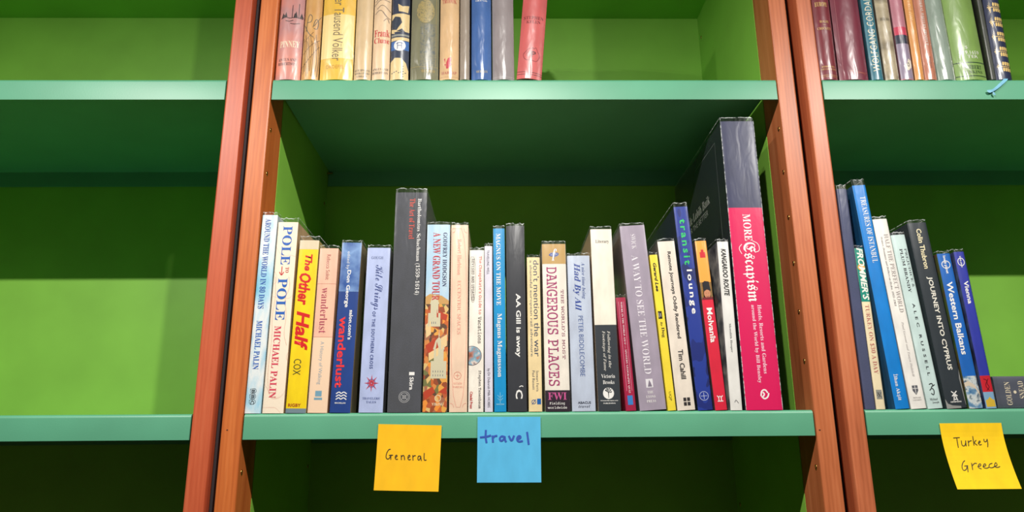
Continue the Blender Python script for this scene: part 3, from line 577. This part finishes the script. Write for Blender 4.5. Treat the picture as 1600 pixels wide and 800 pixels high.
ub('dusty mauve-grey cloth hardback next to the gap before the red book', 303, 31.2, (152, 142, 142), [('k', 'rule', [[(0, 4), (1, 4)]], .5, (190, 180, 176))], lean=-.3, cloth=True)
bd = (120, 40, 50)
ub('faded red hardback leaning right with open space behind it', 336.6, 35.5, (210, 96, 94), [
    author('STEPHEN', 'R', 99, 94, .1, .9, bd, 'h'), author('KELEN', 'R', 92, 87.5, .22, .78, bd, 'h'),
    ('k', 'map_outline', [[(.24, 32), (.18, 38), (.3, 43), (.42, 48), (.5, 47), (.56, 49), (.6, 46), (.68, 50), (.74, 44), (.84, 38), (.84, 34), (.74, 27), (.6, 28), (.5, 30), (.36, 28), (.24, 32)]], .6, bd),
    mark('P', 'S', 43, 34, .5, .7, (110, 50, 54), 'h'), mark('C', 'S', 43, 34, .3, .46, (170, 80, 80), 'h'), ('k', 'rule', [[(.02, 11), (.98, 9)], [(.02, 7), (.98, 6)]], .7, (90, 36, 40))], lean=4.8)

# ---- upper right shelf
G3 = 'old hardbacks on the upper shelf of the right bookcase'
GOLD = (226, 190, 116)
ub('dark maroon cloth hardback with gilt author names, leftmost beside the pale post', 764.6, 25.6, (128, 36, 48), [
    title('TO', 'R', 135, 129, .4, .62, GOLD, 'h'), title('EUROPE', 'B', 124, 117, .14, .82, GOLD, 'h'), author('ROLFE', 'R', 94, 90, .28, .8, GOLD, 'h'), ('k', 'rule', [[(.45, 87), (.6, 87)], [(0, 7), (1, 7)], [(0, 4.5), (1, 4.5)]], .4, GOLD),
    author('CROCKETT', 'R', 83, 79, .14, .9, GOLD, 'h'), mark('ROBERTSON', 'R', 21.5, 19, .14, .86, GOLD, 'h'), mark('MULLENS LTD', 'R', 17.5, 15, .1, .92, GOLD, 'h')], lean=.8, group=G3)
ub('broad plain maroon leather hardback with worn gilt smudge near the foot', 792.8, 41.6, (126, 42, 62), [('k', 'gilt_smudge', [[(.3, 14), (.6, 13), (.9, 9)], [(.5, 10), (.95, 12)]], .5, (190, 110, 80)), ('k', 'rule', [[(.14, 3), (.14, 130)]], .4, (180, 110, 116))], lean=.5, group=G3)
ub('teal hardback with cream capitals reading upwards', 837, 17.4, (44, 122, 142), [title('WOLFGANG CORDAN', 's', 134, 13, .2, .78, (236, 228, 200), 'u', 1.1)], lean=.3, group=G3)
ub('brown-grey jacketed hardback with blurred landscape print', 856.9, 20.4, (160, 146, 120), [title('HOUSES', 'R', 99, 94, .2, .86, (90, 84, 66), 'h')], lean=.4, group=G3, mat=art('noise', [(112, 100, 76), (170, 156, 128), (196, 182, 150), (120, 108, 84)], 18, (1, 1, 1.5), 'LINEAR'))
ub('dusty pink hardback with crimson and navy bands around its spine', 878.8, 19, (196, 128, 142), [
    ('r', 'lower_field', 1.6, 57, 0, 1, (150, 136, 158)), ('r', 'navy_band', 57, 71, 0, 1, (36, 42, 66)), ('r', 'crimson_band', 71, 84, 0, 1, (206, 60, 90)), ('p', 'white_shape', [[(.3, 22), (.55, 25), (.7, 33), (.95, 30), (.9, 20), (.6, 14), (.4, 16)]], (236, 226, 206)),
    mark('O', 'S', 27, 20, .56, .74, (60, 50, 60), 'h')], lean=.7, group=G3)
ub('slim orange-tan hardback, between pink-banded and brown spines', 898.6, 13.8, (228, 158, 84), [title('A GUIDE', 'I', 130, 92, .3, .7, (240, 190, 120))], lean=.8, group=G3)
ub('rosy brown hardback with small silver title running down', 913, 17.6, (196, 124, 96), [title('FEDERAL WRITERS PROJECT', 'R', 134, 54, .4, .66, (214, 206, 196)), mark('RANDOM', 'R', 36, 18, .52, .66, (90, 60, 50)), mark('HOUSE', 'R', 36, 22, .3, .44, (90, 60, 50))], lean=.7, group=G3)
ub('pale sage-grey cloth hardback, left of the broad green one', 932, 25.2, (148, 164, 150), [], lean=.1, cloth=True, group=G3)
DG = (36, 70, 40)
ub('broad apple-green hardback with white handwritten shelf mark between dark lines', 958.8, 44.6, (132, 166, 84), [
    T('shelf_mark', 'S', 'T', 53, 49, .4, .48, WHT, 'h'), T('shelf_mark', '819.1659', 'T', 45.5, 40, .2, .84, WHT, 'h'), T('shelf_mark', 'TER', 'T', 38.5, 34, .42, .78, WHT, 'h'), ('k', 'rule', [[(.02, 27), (.98, 27)], [(.02, 6), (.98, 6)]], 1.3, DG),
    mark('HERBERT', 'R', 22.5, 16.5, .22, .84, DG, 'h'), mark('JENKINS', 'R', 14.5, 9, .22, .84, DG, 'h')], lean=-.2, group=G3)
ub('very thin dark olive book squeezed beside the broad green one', 1005.6, 7.8, (56, 60, 50), [], lean=.6, group=G3, round_=False)
lv = []
for k in range(6):
    z = 20+24*k
    for r_, dz in ((0, 4.6), (1, -4.6)):
        for j in range(4):
            u = .5+.14*j
            lv.append([(u-.05, z+dz-3), (u+.04, z+dz-2.5), (u+.06, z+dz+2.5), (u-.02, z+dz+3.4), (u-.06, z+dz+1)])
    for a in range(-3, 4):
        lv.append([(.34, z), (.18+.03*abs(a), z+a*2.6+.9), (.14+.04*abs(a), z+a*3.1), (.2+.03*abs(a), z+a*2.6-1.1)])
    lv.append([(.3, z-.5), (.92, z-.5), (.92, z+.5), (.3, z+.5)])
ns = ub('dark navy hardback patterned with gold leaf sprays, blue ribbon hanging from it', 1014.2, 24, (40, 50, 84), [('p', 'gold_leaf_pattern', lv, (240, 206, 130))], lean=1.6, group=G3)
# its ribbon marker: over the shelf edge and down the front
bm = bmesh.new()
RB = [((.0016, .006, .0006), (.0085, .006, .0006)), ((.0000, -.0012, .0009), (.0068, -.0012, .0009)), ((-.0040, -.0030, -.004), (.0030, -.0030, -.004)), ((-.0120, -.0032, -.011), (-.0066, -.0034, -.0125)), ((-.0200, -.0036, -.0185), (-.0165, -.0040, -.0205)),
      ((-.0245, -.0040, -.0200), (-.0220, -.0048, -.0232)), ((-.0310, -.0036, -.0195), (-.0270, -.0042, -.0262))]
pr = [[bm.verts.new((x-.004, y, z)) for x, y, z in q] for q in RB]
for a, b in zip(pr, pr[1:]): bm.faces.new((a[0], a[1], b[1], b[0]))
t2 = [bm.verts.new(p) for p in ((-.0265, -.0042, -.0215), (-.0225, -.0044, -.0235), (-.0215, -.0040, -.0290), (-.0235, -.0046, -.0275), (-.0255, -.0040, -.0285))]
bm.faces.new(t2)
rb = link('ribbon_marker', bm, paper((120, 186, 214), .5, .1), ns); md = rb.modifiers.new('thickness', 'SOLIDIFY'); md.thickness = .0004; md.offset = 0
md = rb.modifiers.new('soft', 'SUBSURF'); md.levels = md.render_levels = 2

# ---- lower right shelf
G4 = 'guide and history books on the middle shelf of the right bookcase'
book(HB, 'dusty navy cloth hardback without lettering, leftmost against the pale post', 766.2, 13.6, 291, 0, .18, color=(72, 78, 110), cloth=True, group=G4, filmh=.006)
book(PB, 'short guidebook, teal top with white capitals and cream lower spine', 780.2, 12.0, 208, -.3, .13, color=(244, 228, 188), group=G4, els=[
    band(0, .345, (0, 142, 122)), ('p', 'orange_dot', [circle(.5, .125, .4, 18, .055)], (240, 170, 60)), title('FROMMER\u2019S', 'L', -.001, .335, .2, .9, (240, 240, 230)),
    title('TURKEY ON $30 A DAY', 'R', .365, .79, .24, .76, (196, 120, 110)), ('p', 'square_mark', [[(.2, .885), (.8, .885), (.8, .94), (.2, .94)]], (150, 150, 140)), ('k', 'mark_lines', [[(.3, .9), (.7, .93)], [(.4, .93), (.7, .9)], [(.3, .92), (.5, .9)]], .7, (60, 60, 60))])
book(HB, 'tall glossy azure hardback with white serif title, leaning left', 804.2, 18.4, 296, -3.2, .19, color=(0, 132, 216), side=(24, 84, 128), group=G4, filmh=.009, els=[
    title('TREASURES OF ISTANBUL', 'R', .055, .365, .4, .8, WHT), author('\u0130lhan Ak\u015fit', 'B', .855, .965, .24, .62, WHT)])
book(PB, 'white paperback with light grey serif title and grey shield crest', 823.9, 19.9, 248, -3.5, .14, color=(246, 242, 234), group=G4, els=[
    title('HALF THE PERFECT WORLD', 'R', .085, .51, .54, .82, (170, 160, 156)), T('subtitle_lettering', 'Writers, Dreamers and Drifters on Hydra, 1955\u20131964', 'I', .1, .475, .26, .42, (130, 126, 124)),
    author('Paul Genoni and Tanya Dalziell', 'I', .56, .84, .46, .64, (190, 184, 180)), ('p', 'shield_crest', [[(.32, .885), (.68, .885), (.68, .91), (.5, .932), (.32, .91)]], (96, 98, 104)), ('k', 'crest_cross', [[(.34, .9), (.66, .9)], [(.5, .887), (.5, .925)]], .6, WHT),
    mark('MONASH', 'R', .942, .95, .26, .74, (160, 156, 152), 'h'), mark('UNIVERSITY', 'R', .954, .961, .22, .78, (160, 156, 152), 'h')])
book(PB, 'pale aqua paperback with dark small capitals and a little dragon mark', 845.2, 19.1, 226, -3.8, .135, color=(206, 228, 224), group=G4, els=[
    T('title_lettering', 'PREJUDICE &', 'R', .085, .315, .7, .88, (90, 96, 100)), title('PLUM BRANDY', 'B', .085, .345, .38, .58, (60, 60, 66)), author('ALEC RUSSELL', 'S', .41, .82, .44, .62, (60, 64, 68), 'd', 1.8),
    ('k', 'dragon_mark', [[(.4, .868), (.6, .862), (.62, .878), (.46, .885), (.66, .9), (.56, .93), (.42, .918)], [(.62, .878), (.74, .872)], [(.5, .89), (.36, .9)]], 1.1, (40, 44, 46)), mark('Michael', 'R', .943, .956, .24, .74, (70, 74, 76), 'h'), mark('Joseph', 'R', .962, .975, .36, .8, (70, 74, 76), 'h')])
book(HB, 'thick charcoal hardback with cream capitals and a worn lower edge', 868.8, 26, 242.5, -3.4, .165, color=(46, 54, 60), side=(36, 48, 54), group=G4, els=[
    author('Colin Thubron', 'S', .035, .26, .38, .64, (240, 228, 186)), title('JOURNEY INTO CYPRUS', 'x', .305, .805, .38, .68, (238, 234, 220)),
    ('k', 'windmill_mark', [[(.5, .925), (.42, .96)], [(.5, .925), (.6, .96)], [(.38, .915), (.62, .938)], [(.38, .938), (.62, .915)], [(.44, .955), (.58, .955)]], 1.2, WHT), mark('HEINEMANN', 'S', .964, .971, .24, .76, WHT, 'h'),
    ('p', 'worn_corner', [[(0, .95), (.1, .975), (.3, .985), (.7, .99), (.7, 1), (0, 1)], [(.9, .85), (1, .8), (1, .99), (.95, .98)]], (150, 150, 146))])
def globe_mark(v, c=WHT): return ('k', 'ring_mark', [ring(.5, v, .3, 20, .085)], .9, c)
book(PB, 'bright blue guidebook with bold white title and arched bridge photo at the foot', 897, 18, 200, -2.7, .13, color=(24, 104, 190), sidemat=art('noise', [(50, 90, 60), (90, 120, 60), (120, 70, 60), (50, 60, 110)], 16, (1, 1, 1), 'LINEAR'), group=G4, els=[
    globe_mark(.075), T('publisher_lettering', 'lonely planet', 'S', .015, .135, .34, .6, WHT), title('Western Balkans', 'S', .19, .665, .24, .68, WHT),
    pic(.8, 1, art('noise', [(50, 100, 150), (110, 150, 180), (210, 216, 214), (60, 90, 110), (140, 176, 200)], 70, (1, 1, 1), 'LINEAR')), ('p', 'bridge_arch', [[(0, .84), (.3, .83), (.7, .855), (1, .91), (1, .93), (.7, .88), (.3, .86), (0, .865)]], (214, 200, 180))])
book(PB, 'indigo-blue guidebook with small white title and red and yellow picture blocks', 918.2, 14, 202.5, -2.2, .13, color=(48, 58, 166), sidemat=art('noise', [(30, 34, 60), (60, 70, 120), (90, 110, 150), (30, 30, 50)], 22, (1, 1, 1), 'LINEAR'), group=G4, els=[
    globe_mark(.068), T('publisher_lettering', 'lonely planet', 'S', .03, .105, .38, .58, WHT), title('Vienna', 'S', .195, .345, .34, .76, WHT), ('r', 'red_picture', .8, .9, 0, 1, (200, 34, 48)),
    ('k', 'curl_ornament', [[(.3, .82), (.6, .83), (.5, .85), (.7, .87), (.4, .89)], [(.7, .82), (.3, .86), (.6, .89)]], .8, (90, 10, 24)), ('r', 'blue_picture', .9, 1, 0, 1, (130, 170, 200)),
    ('p', 'yellow_building', [[(.1, .99), (.1, .95), (.3, .945), (.5, .93), (.7, .945), (.9, .95), (.9, .99)]], (214, 180, 60))])
gs = book(HB, 'dark grey book lying flat with cream serif letters, behind the indigo guidebook', 0, 40, 232, -90, .16, color=(84, 88, 100), group=G4, y0=.006, els=[
    author('GOLDEN', 'R', .055, .085, .1, .82, (226, 214, 186), 'h'), author('SNEAD', 'R', .13, .16, .3, .84, (226, 214, 186), 'h'), ('p', 'round_dot', [circle(.5, .108, .05, 12, .17)], (226, 214, 186)), title('C', 'R', .245, .29, .3, .75, (226, 214, 186))])
gs.location = (.936+.232+.001, .006, TOP+.0206)
gs.rotation_euler = (0, -math.pi/2, 0)

# ------------------------------------------------------------------ sticky notes
def note(label, corner, ang, mt, lines, pen, pw, curl, shade=0):
    """77 mm square hung from the shelf edge; corner = top-left in metres, writing in mm from that corner"""
    t = thing('sticky_note', label, 'note', (corner[0], -.0016, corner[1]), 'sticky notes on the shelf edges'); t.rotation_euler = (0, ang, 0)
    n = 14; bm = bmesh.new(); S = .077
    def yy(z):
        d = max(0, -z-.012)/(.065); return -.0002-curl*d**1.6
    rows = [[bm.verts.new((S*i/6, yy(-S*j/n)-.0006*math.sin(i/6*math.pi)*(j/n), -S*j/n)) for i in range(7)] for j in range(n+1)]
    for j in range(n):
        for i in range(6): bm.faces.new((rows[j][i], rows[j+1][i], rows[j+1][i+1], rows[j][i+1]))
    o = link('paper_sheet', bm, mt, t); md = o.modifiers.new('thickness', 'SOLIDIFY'); md.thickness = .00015; md.offset = 0
    b_ = strokes_bm([[(x/1000, -y/1000) for x, y in l] for l in lines], pw/1000)
    for v in b_.verts:
        x, z = v.co.x, v.co.y; v.co = Vector((x, yy(z)-.00045-.0006*math.sin(max(0, min(1, x/S))*math.pi)*(-z/S), z))
    for f in b_.faces:
        f.normal_update()
        if f.normal.y > 0: f.normal_flip()
    link('handwriting', b_, plain(pen, .5), t)
def sc(lines, s, ox, oy): return [[(ox+x*s[0], oy+y*s[1]) for x, y in l] for l in lines]
# glyph strokes measured on enlarged crops of each note (crop pixels, converted to mm)
gen = [[(196, 358), (183, 360), (168, 385), (160, 415), (166, 434), (182, 436), (198, 412), (200, 402)], [(186, 406), (214, 404)], [(200, 404), (198, 438)],
       [(232, 422), (250, 412), (246, 402), (236, 406), (232, 424), (240, 438), (252, 434)], [(280, 404), (281, 438)], [(281, 416), (292, 402), (304, 408), (306, 438)],
       [(332, 422), (350, 412), (346, 400), (336, 404), (331, 424), (338, 440), (352, 434)], [(370, 402), (371, 440)], [(371, 416), (380, 404), (392, 404)],
       [(430, 408), (416, 404), (408, 420), (412, 440), (424, 436), (431, 410)], [(431, 408), (436, 442)], [(460, 384), (456, 430), (462, 440), (474, 436)]]
K1 = (77/497, 77/520)
note('golden-yellow sticky note with thin black handwriting, left of the blue note', (.1640, -.0112), math.radians(1.6), paper((250, 190, 0), .8, .03),
     [[((x-105+(y-160)*.077)*K1[0]*1.0, (y-160)*K1[1]) for x, y in l] for l in gen], (50, 44, 30), .95, .003)
trv = [[(940, 218), (936, 270), (942, 312)], [(898, 272), (950, 266), (974, 258)], [(990, 262), (992, 308)], [(992, 280), (1002, 264), (1022, 260)],
       [(1080, 268), (1058, 262), (1042, 282), (1052, 304), (1074, 290), (1082, 268)], [(1082, 268), (1086, 300), (1092, 306)], [(1116, 264), (1134, 308), (1154, 262)],
       [(1176, 286), (1204, 280), (1204, 262), (1186, 262), (1174, 286), (1186, 308), (1216, 302)], [(1256, 234), (1260, 280), (1264, 326)]]
K2 = (77/484, 77/512)
note('light blue sticky note with thick blue lowercase handwriting on the shelf edge', (.2850, -.0034), math.radians(.3), paper((84, 182, 226), .8, .03),
     [[((x-880+(y-110)*.035)*K2[0], (y-110)*K2[1]) for x, y in l] for l in trv], (48, 84, 176), 2.3, .002)
tg = [[(180, 382), (214, 380)], [(198, 382), (206, 436)], [(224, 398), (226, 422), (236, 430), (246, 422), (248, 398)], [(248, 398), (250, 428)], [(262, 398), (264, 428)], [(263, 410), (270, 400), (280, 398)],
      [(288, 374), (294, 424)], [(306, 396), (294, 410), (312, 424)], [(318, 414), (332, 406), (326, 398), (318, 410), (324, 424), (336, 420)], [(350, 390), (352, 406), (364, 404), (368, 392)], [(368, 390), (372, 412), (370, 434)],
      [(236, 510), (224, 520), (216, 545), (222, 566), (240, 560), (246, 540)], [(232, 540), (250, 538)], [(248, 540), (247, 572)], [(272, 524), (274, 560)], [(273, 540), (288, 524), (300, 526)],
      [(304, 544), (324, 538), (320, 526), (308, 534), (306, 550), (322, 556)], [(332, 544), (352, 538), (346, 526), (336, 534), (334, 550), (352, 554), (364, 548)], [(386, 526), (370, 530), (364, 546), (378, 552), (394, 546)],
      [(394, 544), (414, 538), (408, 520), (398, 530), (398, 546), (412, 550), (426, 544)]]
K3 = 77/348.
def g3(x, y):
    yy_ = (y-298)/.963*K3*.98
    off = 105+max(0, (y-330))*.215
    return ((x-off)*K3, min(75, (y-298)*77/368))
note('bright yellow curling sticky note with two handwritten words on the right shelf edge', (.8545, -.0150), 0, paper((252, 206, 0), .8, .03),
     [[g3(x, y) for x, y in l] for l in tg], (50, 48, 30), .9, .016)
